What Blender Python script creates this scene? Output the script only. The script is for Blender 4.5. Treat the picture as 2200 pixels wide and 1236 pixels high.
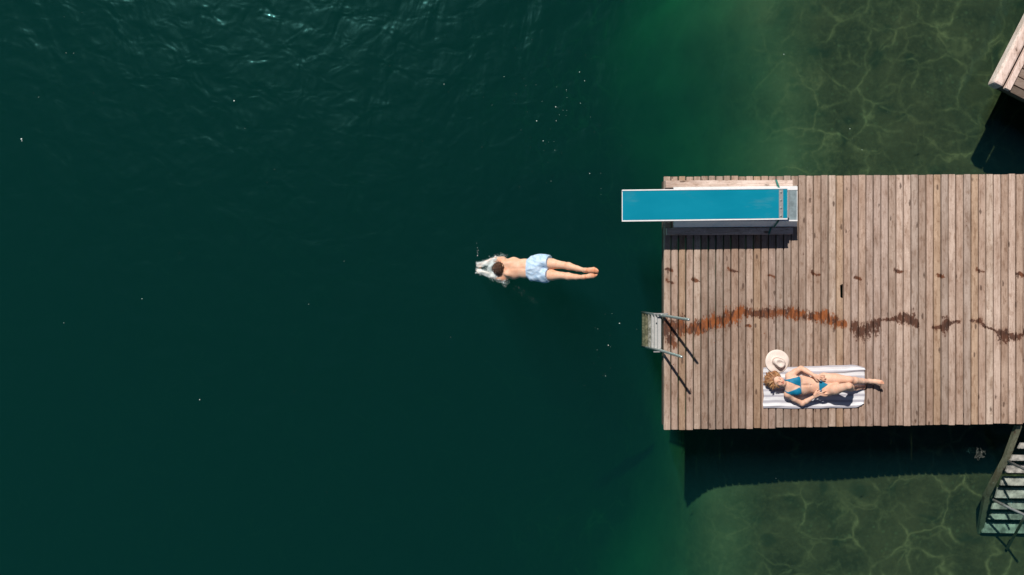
import bpy, bmesh, math, random
import numpy as np
from mathutils import Vector, Matrix, noise as mnoise

random.seed(7); rng = np.random.default_rng(7)
for o in list(bpy.data.objects): bpy.data.objects.remove(o)
scene = bpy.context.scene
COL = scene.collection
R = math.radians

# ------------------------------------------------------------------ camera, sky, sun, exposure
HC = 12.3                      # drone height over the water (m); deck top is 0.6 m above the water
F = 2200 * 28 / 36             # focal length in photo pixels
cam_d = bpy.data.cameras.new('camera'); cam = bpy.data.objects.new('camera', cam_d); COL.objects.link(cam)
cam.location = (0, 0, HC); cam.rotation_euler = (0, 0, 0)
cam_d.lens = 28; cam_d.sensor_width = 36; cam_d.clip_end = 2000; cam_d.clip_start = 0.1
scene.camera = cam

SUN_EL = 50.0
sx, sy = 0.43, -0.90           # direction the shadows fall on the ground
n_ = math.hypot(sx, sy); sx /= n_; sy /= n_
ray = Vector((sx * math.cos(R(SUN_EL)), sy * math.cos(R(SUN_EL)), -math.sin(R(SUN_EL))))
sun_d = bpy.data.lights.new('sun', 'SUN'); sun_d.energy = 5.0; sun_d.angle = R(0.8); sun_d.color = (1.0, 0.94, 0.87)
sun = bpy.data.objects.new('sun', sun_d); COL.objects.link(sun)
sun.rotation_euler = ray.to_track_quat('-Z', 'Y').to_euler(); sun.location = (-5, 10, 20)

world = bpy.data.worlds.new('World'); scene.world = world; world.use_nodes = True
wn = world.node_tree; bg = wn.nodes['Background']
sky = wn.nodes.new('ShaderNodeTexSky'); sky.sky_type = 'NISHITA'; sky.sun_disc = False
sky.sun_elevation = R(SUN_EL); sky.sun_rotation = -math.atan2(-(-sx), -sy)
sky.air_density = .55; sky.dust_density = .3; sky.ozone_density = .8
wn.links.new(sky.outputs[0], bg.inputs[0]); bg.inputs[1].default_value = 0.05
scene.view_settings.view_transform = 'Standard'; scene.view_settings.look = 'None'
scene.view_settings.gamma = 1; scene.view_settings.exposure = 0.0
scene.render.resolution_x = 1024; scene.render.resolution_y = 575
scene.cycles.volume_bounces = 0
scene.cycles.transparent_max_bounces = 16

def P(px, py, z):
    """the point at height z (over the water) that stands at photo pixel px, py"""
    d = (HC - z) / F
    return Vector(((px - 1100) * d, -(py - 618) * d, z))
def D(px, py, h): return P(px, py, 0.6 + h)      # height h over the deck

# ------------------------------------------------------------------ object helpers
def tag(o, label=None, cat=None, group=None, kind=None):
    if label: o['label'] = label
    if cat: o['category'] = cat
    if group: o['group'] = group
    if kind: o['kind'] = kind
    return o
def empty(name, loc, label=None, cat=None, group=None):
    o = bpy.data.objects.new(name, None); COL.objects.link(o); o.location = loc
    o.empty_display_size = .2
    return tag(o, label, cat, group)
def put(name, verts, faces, mat, parent=None, smooth=False):
    me = bpy.data.meshes.new(name); me.from_pydata([tuple(v) for v in verts], [], [tuple(f) for f in faces])
    me.update(); me.materials.append(mat)
    if smooth: me.polygons.foreach_set('use_smooth', [True] * len(me.polygons))
    o = bpy.data.objects.new(name, me); COL.objects.link(o)
    if parent:
        o.parent = parent; 
        M = Matrix.Translation(-Vector(base_of(parent))); me.transform(M)
    return o
def base_of(o):
    v = Vector(o.location)
    while o.parent: o = o.parent; v += Vector(o.location)
    return v
class MB:
    def __init__(s): s.v = []; s.f = []
    def add(s, v, f):
        k = len(s.v); s.v += [Vector(a) for a in v]; s.f += [tuple(i + k for i in q) for q in f]
    def box(s, c, size, rot=None, bev=0.0):
        bm = bmesh.new(); bmesh.ops.create_cube(bm, size=1)
        for v in bm.verts: v.co = Vector((v.co.x * size[0], v.co.y * size[1], v.co.z * size[2]))
        if bev: bmesh.ops.bevel(bm, geom=bm.edges[:], offset=bev, segments=2, affect='EDGES', profile=.5)
        if rot is not None:
            for v in bm.verts: v.co = rot @ v.co
        bm.verts.index_update()
        s.add([v.co + Vector(c) for v in bm.verts], [[v.index for v in f.verts] for f in bm.faces]); bm.free()
    def hexa(s, bot, top):
        s.add(list(bot) + list(top), [(3, 2, 1, 0), (4, 5, 6, 7), (0, 1, 5, 4), (1, 2, 6, 5), (2, 3, 7, 6), (3, 0, 4, 7)])
    def tube(s, pts, rad, n=8, caps=True, flat=1.0, up=(0, 0, 1)):
        pts = [Vector(p) for p in pts]; m = len(pts)
        if not hasattr(rad, '__len__'): rad = [rad] * m
        vs = []; side = None
        for i, p in enumerate(pts):
            t = (pts[min(i + 1, m - 1)] - pts[max(i - 1, 0)]).normalized()
            if side is None:
                u = Vector(up)
                if abs(t.dot(u)) > .95: u = Vector((0, 1, 0))
                side = t.cross(u).normalized()
            side = (side - t * side.dot(t)).normalized(); u = side.cross(t)
            for j in range(n):
                a = 2 * math.pi * j / n
                vs.append(p + side * (math.cos(a) * rad[i]) + u * (math.sin(a) * rad[i] * flat))
        fs = [(i * n + j, i * n + (j + 1) % n, (i + 1) * n + (j + 1) % n, (i + 1) * n + j) for i in range(m - 1) for j in range(n)]
        if caps: fs += [tuple(reversed(range(n))), tuple(range((m - 1) * n, m * n))]
        s.add(vs, fs)
    def ball(s, c, r, sub=1, sc=(1, 1, 1)):
        bm = bmesh.new(); bmesh.ops.create_icosphere(bm, subdivisions=sub, radius=r); bm.verts.index_update()
        s.add([Vector((v.co.x * sc[0], v.co.y * sc[1], v.co.z * sc[2])) + Vector(c) for v in bm.verts], [[v.index for v in f.verts] for f in bm.faces]); bm.free()
    def build(s, name, mat, parent=None, smooth=False): return put(name, s.v, s.f, mat, parent, smooth)
def set_attr(o, name, vals, color=False):
    me = o.data
    if color:
        a = me.attributes.new(name, 'FLOAT_COLOR', 'POINT'); v = np.ones((len(me.vertices), 4), np.float32); v[:, :3] = vals
        a.data.foreach_set('color', v.ravel())
    else:
        a = me.attributes.new(name, 'FLOAT', 'POINT'); a.data.foreach_set('value', np.asarray(vals, np.float32).ravel())

# ------------------------------------------------------------------ materials
class NT:
    def __init__(s, name):
        s.m = bpy.data.materials.new(name); s.m.use_nodes = True; s.t = s.m.node_tree; s.n = s.t.nodes
        s.out = s.n['Material Output']; s.b = s.n.get('Principled BSDF')
    def new(s, typ, **kw):
        n = s.n.new(typ)
        for k, v in kw.items(): setattr(n, k, v)
        return n
    def link(s, a, b): s.t.links.new(a, b)
    def val(s, sock, v):
        if isinstance(v, bpy.types.NodeSocket): s.link(v, sock)
        else:
            try: sock.default_value = v
            except Exception: sock.default_value = (v[0], v[1], v[2], 1)
    def math(s, op, a, b=0.0, c=0.0, clamp=False):
        n = s.new('ShaderNodeMath', operation=op, use_clamp=clamp)
        s.val(n.inputs[0], a); s.val(n.inputs[1], b); s.val(n.inputs[2], c); return n.outputs[0]
    def mix(s, f, a, b, blend='MIX'):
        n = s.new('ShaderNodeMix', data_type='RGBA', blend_type=blend)
        s.val(n.inputs[0], f); s.val(n.inputs[6], a if isinstance(a, bpy.types.NodeSocket) else (*a, 1)); s.val(n.inputs[7], b if isinstance(b, bpy.types.NodeSocket) else (*b, 1))
        return n.outputs[2]
    def coord(s, scale=(1, 1, 1), src='pos', off=None):
        if src == 'pos': c = s.new('ShaderNodeNewGeometry').outputs['Position']
        else: c = s.new('ShaderNodeTexCoord').outputs['Object']
        mp = s.new('ShaderNodeMapping'); mp.inputs['Scale'].default_value = scale; s.link(c, mp.inputs[0])
        if off is not None:
            s.link(off, mp.inputs['Location'])
        return mp.outputs[0]
    def noise(s, vec, scale, det=4, rough=.55, dist=0.0):
        n = s.new('ShaderNodeTexNoise'); n.inputs['Scale'].default_value = scale; n.inputs['Detail'].default_value = det
        n.inputs['Roughness'].default_value = rough; n.inputs['Distortion'].default_value = dist; s.link(vec, n.inputs['Vector']); return n.outputs[0]
    def ramp(s, f, lo, hi, a=0.0, b=1.0, smooth=True):
        n = s.new('ShaderNodeMapRange'); n.interpolation_type = 'SMOOTHSTEP' if smooth else 'LINEAR'
        s.val(n.inputs[0], f); n.inputs[1].default_value = lo; n.inputs[2].default_value = hi; n.inputs[3].default_value = a; n.inputs[4].default_value = b
        return n.outputs[0]
    def bump(s, h, strength=.3, dist=.01):
        n = s.new('ShaderNodeBump'); n.inputs['Strength'].default_value = strength; n.inputs['Distance'].default_value = dist
        s.link(h, n.inputs['Height']); s.link(n.outputs[0], s.b.inputs['Normal']); return n.outputs[0]

def mat_plain(name, col, rough=.5, metal=0.0, var=.12, scale=20, bump=.1, spec=.5):
    t = NT(name); c = t.coord()
    n = t.noise(c, scale, 5); t.link(t.mix(t.ramp(n, .3, .7), tuple(x * (1 - var) for x in col), tuple(min(1, x * (1 + var)) for x in col)), t.b.inputs['Base Color'])
    t.b.inputs['Roughness'].default_value = rough; t.b.inputs['Metallic'].default_value = metal
    t.b.inputs['Specular IOR Level'].default_value = spec
    if bump: t.bump(t.noise(c, scale * 3, 3), bump, .004)
    return t.m

def mat_wood(name, tones, axis=1, stain=False, rough=.8, bumpy=.5, warm=None):
    """weathered boards: a tone for each board, grain along the board, knots, pale scuffs"""
    t = NT(name)
    isl = t.new('ShaderNodeNewGeometry').outputs['Random Per Island']
    offc = t.new('ShaderNodeCombineXYZ'); t.link(t.math('MULTIPLY', isl, 37.0), offc.inputs[0]); t.link(t.math('MULTIPLY', isl, 91.0), offc.inputs[1])
    def gc(across, along):
        sc = [across] * 3; sc[axis] = along
        return t.coord(tuple(sc), off=offc.outputs[0])
    cr = t.new('ShaderNodeValToRGB'); t.link(isl, cr.inputs[0]); cr.color_ramp.interpolation = 'CONSTANT'
    els = cr.color_ramp.elements
    while len(els) < len(tones): els.new(.5)
    for i, c in enumerate(tones): els[i].position = i / len(tones); els[i].color = (*c, 1)
    col = cr.outputs[0]
    blotch = t.noise(gc(1.0, .35), 5.0, 4)
    col = t.mix(t.ramp(blotch, .35, .75), col, t.mix(1, col, (.72, .66, .62), 'MULTIPLY'))
    grain = t.noise(gc(55, 2.6), 1.0, 6, .65, .4)
    col = t.mix(t.ramp(grain, .42, .76, 0, .68), col, t.mix(1, col, (.50, .45, .42), 'MULTIPLY'))
    fine = t.noise(gc(240, 9), 1.0, 4, .7)
    col = t.mix(t.ramp(fine, .5, .85, 0, .5), col, t.mix(1, col, (1.5, 1.48, 1.45), 'MULTIPLY'))
    med = t.noise(gc(22, 7), 1.0, 5, .65, .5)
    col = t.mix(t.ramp(med, .48, .70, 0, .8), col, t.mix(1, col, (.62, .54, .48), 'MULTIPLY'))
    # pale scuffs and dry patches
    sc_ = t.noise(gc(26, 12), 1.0, 5, .7, .8)
    col = t.mix(t.ramp(sc_, .62, .74, 0, .55), col, t.mix(1, col, (1.45, 1.42, 1.4), 'MULTIPLY'))
    xy = t.new('ShaderNodeSeparateXYZ'); t.link(t.new('ShaderNodeNewGeometry').outputs['Position'], xy.inputs[0])
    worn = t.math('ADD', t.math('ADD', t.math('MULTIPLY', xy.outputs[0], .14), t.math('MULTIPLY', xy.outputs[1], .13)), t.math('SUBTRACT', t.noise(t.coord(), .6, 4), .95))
    col = t.mix(t.ramp(worn, -.1, .6), t.mix(1, col, (.87, .86, .84), 'MULTIPLY'), t.mix(1, col, (1.20, 1.23, 1.24), 'MULTIPLY'))   # worn paler towards the upper right
    spk = t.noise(t.coord(), 34, 4, .8); col = t.mix(t.ramp(spk, .58, .70, 0, .85), col, t.mix(1, col, (1.5, 1.5, 1.5), 'MULTIPLY')); col = t.mix(t.ramp(spk, .42, .32, 0, .7), col, t.mix(1, col, (.55, .48, .42), 'MULTIPLY'))
    # knots
    v = t.new('ShaderNodeTexVoronoi'); v.inputs['Scale'].default_value = 1.0; t.link(gc(9, 3.3), v.inputs['Vector'])
    wob = t.math('ADD', v.outputs['Distance'], t.math('MULTIPLY', t.noise(gc(40, 26), 1.0, 3), .22))
    sel = t.math('GREATER_THAN', t.new('ShaderNodeSeparateColor').outputs[0], .55)
    sep = t.n[-1] if False else None
    s2 = t.new('ShaderNodeSeparateColor'); t.link(v.outputs['Color'], s2.inputs[0]); sel = t.math('GREATER_THAN', s2.outputs[0], .50)
    knot = t.math('MULTIPLY', t.ramp(wob, .20, .29, 1, 0), sel)
    col = t.mix(t.math('MULTIPLY', knot, .8), col, (.085, .050, .035))
    if stain:
        a = t.new('ShaderNodeAttribute', attribute_name='stain'); h = t.new('ShaderNodeAttribute', attribute_name='rusty')
        edge = t.noise(gc(24, 6), 1.0, 6, .75); pit = t.noise(gc(30, 22), 1.0, 5, .75)
        m = t.math('ADD', a.outputs['Fac'], t.math('MULTIPLY', t.math('SUBTRACT', edge, .5), 2.4))
        m = t.math('ADD', m, t.math('MULTIPLY', t.math('SUBTRACT', pit, .5), 2.3))
        m = t.ramp(m, .46, .66)
        rust = t.mix(t.ramp(t.noise(gc(16, 5), 1.0, 5, .7), .38, .62), (.042, .016, .011), (.31, .092, .021))
        dark = t.mix(t.ramp(t.noise(gc(20, 7), 1.0, 5, .7), .35, .65), (.034, .017, .013), (.095, .042, .028))
        sc2 = t.mix(h.outputs['Fac'], dark, rust)
        col = t.mix(t.math('MULTIPLY', m, .92), col, sc2)
        damp = t.ramp(a.outputs['Fac'], .05, .5, 0, .35)
        col = t.mix(damp, col, t.mix(1, col, (.80, .66, .58), 'MULTIPLY'))
        rr = t.ramp(m, 0, 1, rough, .5); t.link(rr, t.b.inputs['Roughness'])
    else: t.b.inputs['Roughness'].default_value = rough
    t.link(col, t.b.inputs['Base Color']); t.b.inputs['Specular IOR Level'].default_value = .25
    hgt = t.math('SUBTRACT', t.math('MULTIPLY', grain, -1.0), knot)
    t.bump(hgt, bumpy, .006)
    return t.m

def mat_skin(name, base, red, var=.08, wet=False):
    t = NT(name); c = t.coord()
    a = t.new('ShaderNodeAttribute', attribute_name='tint')
    n = t.noise(c, 9, 5); col = t.mix(t.ramp(n, .3, .7, 0, .85), base, red)
    col = t.mix(1, col, a.outputs['Color'], 'MULTIPLY')
    t.link(col, t.b.inputs['Base Color'])
    t.b.inputs['Roughness'].default_value = .50 if wet else .62; t.b.inputs['Specular IOR Level'].default_value = .3
    t.b.inputs['Subsurface Weight'].default_value = .12; t.b.inputs['Subsurface Scale'].default_value = .02
    t.b.inputs['Subsurface Radius'].default_value = (1, .35, .2)
    t.bump(t.noise(c, 90, 3), .08, .004)
    return t.m

# ------------------------------------------------------------------ signed-distance modelling: one continuous skin
class SDF:
    def __init__(s, lo, hi, h):
        s.h = h; s.lo = np.array(lo, np.float32); s.n = np.ceil((np.array(hi) - np.array(lo)) / h).astype(int) + 1
        s.ax = [s.lo[i] + h * np.arange(s.n[i], dtype=np.float32) for i in range(3)]
        s.g = np.full(tuple(s.n), 1.0, np.float32)
    def _sub(s, lo, hi):
        sl = []
        for i in range(3):
            a = max(0, int((lo[i] - s.lo[i]) / s.h)); b = min(s.n[i], int((hi[i] - s.lo[i]) / s.h) + 2)
            sl.append(slice(a, max(b, a + 1)))
        X, Y, Z = np.meshgrid(*[s.ax[i][sl[i]] for i in range(3)], indexing='ij')
        return tuple(sl), np.stack([X, Y, Z], -1)
    def _blend(s, sl, d, k, sub=False):
        a = s.g[sl]
        if sub:
            d = -d; h = np.maximum(k - np.abs(a - d), 0) / k; s.g[sl] = np.maximum(a, d) + h * h * k / 4
        else:
            h = np.maximum(k - np.abs(a - d), 0) / k; s.g[sl] = np.minimum(a, d) - h * h * k / 4
    def cone(s, a, b, ra, rb, k=.02, sc=(1, 1, 1), sub=False):
        a = np.array(a, np.float32); b = np.array(b, np.float32); sc = np.array(sc, np.float32)
        pad = max(ra, rb) * max(sc) + max(k, .05) * 1.3
        sl, p = s._sub(np.minimum(a, b) - pad, np.maximum(a, b) + pad)
        q = (p - a) / sc; ab = (b - a) / sc
        t = np.clip((q @ ab) / max(float(ab @ ab), 1e-9), 0, 1)
        d = np.linalg.norm(q - t[..., None] * ab, axis=-1) - (ra + (rb - ra) * t)
        s._blend(sl, d.astype(np.float32), k, sub)
    def chain(s, pts, rad, k=.02, sc=(1, 1, 1)):
        P_ = [np.array(p, np.float32) for p in pts]; sc = np.array(sc, np.float32); pad = max(rad) * max(sc) + max(k, .05) * 1.3
        sl, p = s._sub(np.min(P_, 0) - pad, np.max(P_, 0) + pad); D_ = None; kk = .012
        for i in range(len(P_) - 1):
            q = (p - P_[i]) / sc; ab = (P_[i + 1] - P_[i]) / sc; t = np.clip((q @ ab) / max(float(ab @ ab), 1e-9), 0, 1)
            ts = t * t * (3 - 2 * t) * .35 + t * .65
            d = np.linalg.norm(q - t[..., None] * ab, axis=-1) - (rad[i] + (rad[i + 1] - rad[i]) * ts)
            if D_ is None: D_ = d
            else:
                kq = .35 * rad[i]; hh = np.maximum(kq - np.abs(D_ - d), 0) / kq; D_ = np.minimum(D_, d) - hh * hh * kq / 4 + kq / 4 * (hh > .999) * 0
        s._blend(sl, D_.astype(np.float32), k)
    def ell(s, c, M, rad, k=.02, sub=False):
        c = np.array(c, np.float32); rad = np.array(rad, np.float32); M = np.array(M, np.float32)  # rows = axes
        pad = max(rad) + max(k, .05) * 1.2
        sl, p = s._sub(c - pad, c + pad)
        q = ((p - c) @ M.T) / rad
        l = np.linalg.norm(q, axis=-1); d = (l - 1) * float(min(rad)) * .9
        s._blend(sl, d.astype(np.float32), k, sub)
    def grid(s):
        return np.stack(np.meshgrid(*s.ax, indexing='ij'), -1)
    def mesh(s):
        g = s.g; sg = g < 0; n = g.shape
        c = [sg[i:n[0] - 1 + i, j:n[1] - 1 + j, k:n[2] - 1 + k] for i in (0, 1) for j in (0, 1) for k in (0, 1)]
        cnt = sum(x.astype(np.int8) for x in c); act = (cnt > 0) & (cnt < 8)
        I = np.argwhere(act); idx = -np.ones(act.shape, np.int64); idx[act] = np.arange(len(I))
        acc = np.zeros((len(I), 3)); num = np.zeros(len(I))
        cor = [(i, j, k) for i in (0, 1) for j in (0, 1) for k in (0, 1)]
        for a in range(8):
            for b in range(a + 1, 8):
                if sum(abs(cor[a][t] - cor[b][t]) for t in range(3)) != 1: continue
                va = g[I[:, 0] + cor[a][0], I[:, 1] + cor[a][1], I[:, 2] + cor[a][2]]
                vb = g[I[:, 0] + cor[b][0], I[:, 1] + cor[b][1], I[:, 2] + cor[b][2]]
                m = (va < 0) != (vb < 0); t = np.where(m, va / np.where(m, va - vb, 1), 0)
                pa = np.array(cor[a]); pb = np.array(cor[b])
                acc += np.where(m[:, None], pa + t[:, None] * (pb - pa), 0); num += m
        V = s.lo + s.h * (I + acc / num[:, None])
        Fs = []
        for ax in range(3):
            u, v = [(1, 2), (2, 0), (0, 1)][ax]
            A = [slice(None)] * 3; B = [slice(None)] * 3; A[ax] = slice(0, n[ax] - 1); B[ax] = slice(1, n[ax])
            d = sg[tuple(A)] != sg[tuple(B)]; E = np.argwhere(d)
            E = E[(E[:, u] > 0) & (E[:, v] > 0) & (E[:, u] < n[u] - 1) & (E[:, v] < n[v] - 1)]
            ins = sg[E[:, 0], E[:, 1], E[:, 2]]
            q = []
            for du, dv in ((-1, -1), (0, -1), (0, 0), (-1, 0)):
                e = E.copy(); e[:, u] += du; e[:, v] += dv; q.append(idx[e[:, 0], e[:, 1], e[:, 2]])
            q = np.stack(q, 1); q[~ins] = q[~ins][:, ::-1]; Fs.append(q)
        return V, np.concatenate(Fs)
def put_sdf(name, sd, mat, parent):
    V, Q = sd.mesh(); me = bpy.data.meshes.new(name)
    off = np.array(base_of(parent)) if parent else 0
    me.from_pydata((V - off).tolist(), [], Q.tolist()); me.update(); me.materials.append(mat)
    me.polygons.foreach_set('use_smooth', [True] * len(me.polygons))
    o = bpy.data.objects.new(name, me); COL.objects.link(o); o.parent = parent
    return o, V
def vnoise(p, s):
    return np.array([mnoise.noise(Vector(q) * s) for q in p])

# ================================================================== THE SETTING: water and lake bed
def bed_x0(y): return 4.35 + .12 * y + .35 * math.sin(y * .8 + 1) + .5 * math.exp(-((y + .9) / 1.1) ** 2)
def bed_z(x, y):
    # a shallow shelf by the shore, a slope down to about three metres, then the drop-off into the open lake
    d = bed_x0(y) - x + .35 * mnoise.noise(Vector((x * .5, y * .5, 1)))
    s1 = min(1, max(0, d / 2.0)); s1 = s1 * s1 * (3 - 2 * s1); s2 = min(1, max(0, (d - .7 + 3.1 * math.exp(-((y + 2.7) / 2.0) ** 2) * min(1, max(0, (d - .3) / 1.3))) / (3.9 + 2.6 * min(1, max(0, (y - 1.2) / 1.5)) + 1.6 * min(1, max(0, (-4.6 - y) / .8))))); s2 = s2 * s2 * (3 - 2 * s2)
    r = .05 * mnoise.noise(Vector((x * 1.1, y * 1.1, 3))) + .03 * mnoise.noise(Vector((x * 3.1, y * 3.1, 7)))
    return -(.85 + 2.2 * s1 + 6.5 * s2) + r - .20 * max(0, min(1, (6.5 - x) / 3))

def mat_bed():
    t = NT('lake_bed_silt'); c = t.coord()
    wv = t.new('ShaderNodeTexNoise'); wv.inputs['Scale'].default_value = 1.1; wv.inputs['Detail'].default_value = 4; wv.inputs['Roughness'].default_value = .5; t.link(c, wv.inputs['Vector'])
    wc = t.new('ShaderNodeVectorMath', operation='SCALE'); t.link(wv.outputs['Color'], wc.inputs[0]); wc.inputs['Scale'].default_value = .85
    ca = t.new('ShaderNodeVectorMath', operation='ADD'); t.link(c, ca.inputs[0]); t.link(wc.outputs[0], ca.inputs[1])
    def caustics(scale, w, p):
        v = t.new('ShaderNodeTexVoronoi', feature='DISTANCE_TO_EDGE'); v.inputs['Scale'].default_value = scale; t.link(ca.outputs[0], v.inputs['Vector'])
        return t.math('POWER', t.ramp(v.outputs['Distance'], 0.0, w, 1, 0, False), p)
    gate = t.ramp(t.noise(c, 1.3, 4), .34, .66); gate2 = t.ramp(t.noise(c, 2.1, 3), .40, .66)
    v1 = t.math('MULTIPLY', t.math('ADD', t.math('MULTIPLY', caustics(1.3, .25, 3.0), .30), t.math('MULTIPLY', caustics(1.3, .055, 1.4), .85)), gate)
    v2 = t.math('MULTIPLY', caustics(2.4, .13, 1.8), t.math('MULTIPLY', gate2, .5))
    caustic = t.math('MAXIMUM', v1, v2)
    n = t.noise(c, 1.6, 6, .6); fine = t.noise(c, 11, 6, .8)
    col = t.mix(t.ramp(n, .3, .7), (.042, .035, .018), (.076, .058, .030))
    col = t.mix(t.ramp(fine, .4, .75, 0, .7), col, (.105, .085, .045))
    v = t.new('ShaderNodeTexVoronoi'); v.inputs['Scale'].default_value = 1.9; t.link(ca.outputs[0], v.inputs['Vector'])
    col = t.mix(t.ramp(v.outputs['Distance'], .10, .32, .6, 0), col, (.020, .026, .015))   # dark stones and weed
    v = t.new('ShaderNodeTexVoronoi'); v.inputs['Scale'].default_value = 7; t.link(c, v.inputs['Vector'])
    col = t.mix(t.math('MULTIPLY', t.ramp(v.outputs['Distance'], .10, .25, .6, 0), gate), col, (.10, .10, .055))
    a = t.new('ShaderNodeAttribute', attribute_name='sandy').outputs['Fac']
    col = t.mix(t.math('MULTIPLY', a, t.ramp(t.noise(c, 1.2, 4), .25, .75, .6, 1)), col, (.14, .225, .125))
    col = t.mix(t.math('MULTIPLY', caustic, t.math('MULTIPLY', t.ramp(a, 0, .6, .44, .08), t.ramp(t.noise(c, 6, 4, .7), .3, .65, .35, 1))), col, (.36, .28, .14))  # the net of focused sunlight, painted into the bed colour as pale lines
    t.link(col, t.b.inputs['Base Color']); t.b.inputs['Roughness'].default_value = 1; t.b.inputs['Specular IOR Level'].default_value = 0
    return t.m
xs = np.concatenate([[-200, -60, -25], np.arange(-14, 16.01, .16), [25, 60, 200]]); ys = np.concatenate([[-200, -60, -20], np.arange(-9, 9.01, .16), [20, 60, 200]])
V = [(x, y, bed_z(x, y)) for y in ys for x in xs]; nx = len(xs)
Fc = [(j * nx + i, j * nx + i + 1, (j + 1) * nx + i + 1, (j + 1) * nx + i) for j in range(len(ys) - 1) for i in range(nx - 1)]
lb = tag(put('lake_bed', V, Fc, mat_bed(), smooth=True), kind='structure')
set_attr(lb, 'sandy', [min(1, max(0, (bed_x0(v[1]) - v[0] + .7) / 2.8)) * min(1, max(0, (4.9 + v[2]) / 1.6)) for v in V])   # the slope is pale sand, the shelf dark silt

def mat_water():
    t = NT('lake_water'); t.n.remove(t.b)
    c = t.coord()
    def layer(rot, sc, scale, det, dist):
        mp = t.new('ShaderNodeMapping'); mp.inputs['Rotation'].default_value = (0, 0, R(rot)); mp.inputs['Scale'].default_value = sc; t.link(c, mp.inputs[0])
        return t.noise(mp.outputs[0], scale, det, .5, dist)
    h = t.math('ADD', t.math('MULTIPLY', layer(-38, (1, .6, 1), 1.3, 3, .6), .60), t.math('MULTIPLY', layer(20, (.8, 1, 1), 3.2, 2, .5), .26))
    h = t.math('ADD', h, t.math('MULTIPLY', layer(-35, (1, .4, 1), 8, 3, .4), .045))
    bp = t.new('ShaderNodeBump'); bp.inputs['Strength'].default_value = 1; bp.inputs['Distance'].default_value = WAVE; t.link(h, bp.inputs['Height'])
    fr = t.new('ShaderNodeFresnel'); fr.inputs['IOR'].default_value = 1.33; t.link(bp.outputs[0], fr.inputs['Normal'])
    gl = t.new('ShaderNodeBsdfGlossy'); gl.inputs['Roughness'].default_value = .18; gl.inputs['Color'].default_value = (.30, .95, .95, 1); t.link(bp.outputs[0], gl.inputs['Normal'])
    tr = t.new('ShaderNodeBsdfTransparent')
    mx = t.new('ShaderNodeMixShader'); t.link(fr.outputs[0], mx.inputs[0]); t.link(tr.outputs[0], mx.inputs[1]); t.link(gl.outputs[0], mx.inputs[2])
    t.link(mx.outputs[0], t.out.inputs['Surface'])
    vs = t.new('ShaderNodeVolumeScatter'); vs.inputs['Anisotropy'].default_value = 0.0
    va = t.new('ShaderNodeVolumeAbsorption')
    sc_ = SCAT; ab = ABSB
    ds = max(sc_); vs.inputs['Density'].default_value = ds; vs.inputs['Color'].default_value = tuple(x / ds for x in sc_) + (1,)
    da = max(ab) * 1.05; va.inputs['Density'].default_value = da; va.inputs['Color'].default_value = tuple(1 - x / da for x in ab) + (1,)
    ad = t.new('ShaderNodeAddShader'); t.link(vs.outputs[0], ad.inputs[0]); t.link(va.outputs[0], ad.inputs[1]); t.link(ad.outputs[0], t.out.inputs['Volume'])
    return t.m
WAVE = .078
SCAT = (.0045, .0295, .038)
ABSB = (.50, .165, .25)
wb = MB(); wb.box((0, 0, -6), (396, 396, 12)); tag(wb.build('water', mat_water()), kind='structure')

# ================================================================== main jetty
PITCH = .1102
TONES = [tuple(a * b for a, b in zip(c, (1.03, .99, .955))) for c in [(.40, .30, .245), (.345, .265, .22), (.47, .37, .315), (.37, .275, .22), (.35, .27, .225), (.47, .37, .315), (.385, .30, .26), (.41, .30, .22), (.36, .29, .25), (.48, .39, .33)]]
deckwood = mat_wood('weathered_decking', TONES, 1, stain=True)
darkwood = mat_wood('damp_timber', [(.10, .08, .065), (.13, .10, .08)], 0)
x_left = D(1427, 500, 0).x
def edge_top(x):  # y of the upper and lower end of the boards at x
    px = 1100 + x / 11.7 * F; return -((380 - (px - 1427) * 6 / 773) - 618) / F * 11.7
def edge_bot(x):
    px = 1100 + x / 11.7 * F; return -((924 - (px - 1427) * 14 / 773) - 618) / F * 11.7
TRAIL = [(1427, 702, 20), (1455, 702, 17), (1480, 708, 12), (1510, 700, 15), (1540, 690, 16), (1570, 681, 14), (1590, 668, 10), (1620, 673, 9), (1660, 674, 9), (1700, 671, 10), (1728, 678, 11), None,
         (1744, 678, 8), (1770, 681, 11), (1800, 692, 12), (1815, 700, 7), None, (1838, 703, 7), (1858, 713, 11), (1872, 702, 8), (1888, 690, 5), (1918, 685, 4), (1940, 682, 9), (1955, 688, 10), (1975, 700, 4), None,
         (2005, 704, 8), (2030, 700, 8), (2060, 690, 5), None, (2085, 691, 5), (2106, 691, 7), (2114, 702, 4), (2140, 712, 2.5), (2160, 722, 8), (2182, 726, 10), (2205, 714, 5), None, (1440, 725, 10), (1450, 742, 7), None,
         (1600, 700, 1), (1612, 700, 3)]
SPOTS = [(1436, 580), (1438, 603), (1492, 602), (1574, 579), (1657, 593), (1752, 587), (1841, 598), (1931, 581), (2017, 593), (2108, 580), (2192, 589)]
SEG = []
for a, b in zip(TRAIL[:-1], TRAIL[1:]):
    if a and b: SEG.append((*a, *b))
for i, (x, y) in enumerate(SPOTS):
    dy = 5 if i % 2 else 3
    q1 = random.uniform(6, 10); q2 = random.uniform(8, 14); w1 = random.uniform(2.2, 4.2); w2 = random.uniform(2.8, 4.6)
    if i % 2: SEG += [(x - q1, y - 3, w1, x - q1 + 2, y + 1, w2), (x - q1 + 2, y + 1, w2, x + 2, y + dy - 1, 2.6), (x + 2, y + dy - 1, 2.6, x + q2, y + dy - random.uniform(0, 3), 1.5)]
    else: SEG += [(x - q1, y - 1, 1.6, x - 2, y - random.uniform(1, 3), w1), (x - 2, y - 2, w1, x + 6, y + random.uniform(0, 3), w2), (x + 6, y + 2, w2 * .7, x + q2, y + 3, 1.5)]
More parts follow.
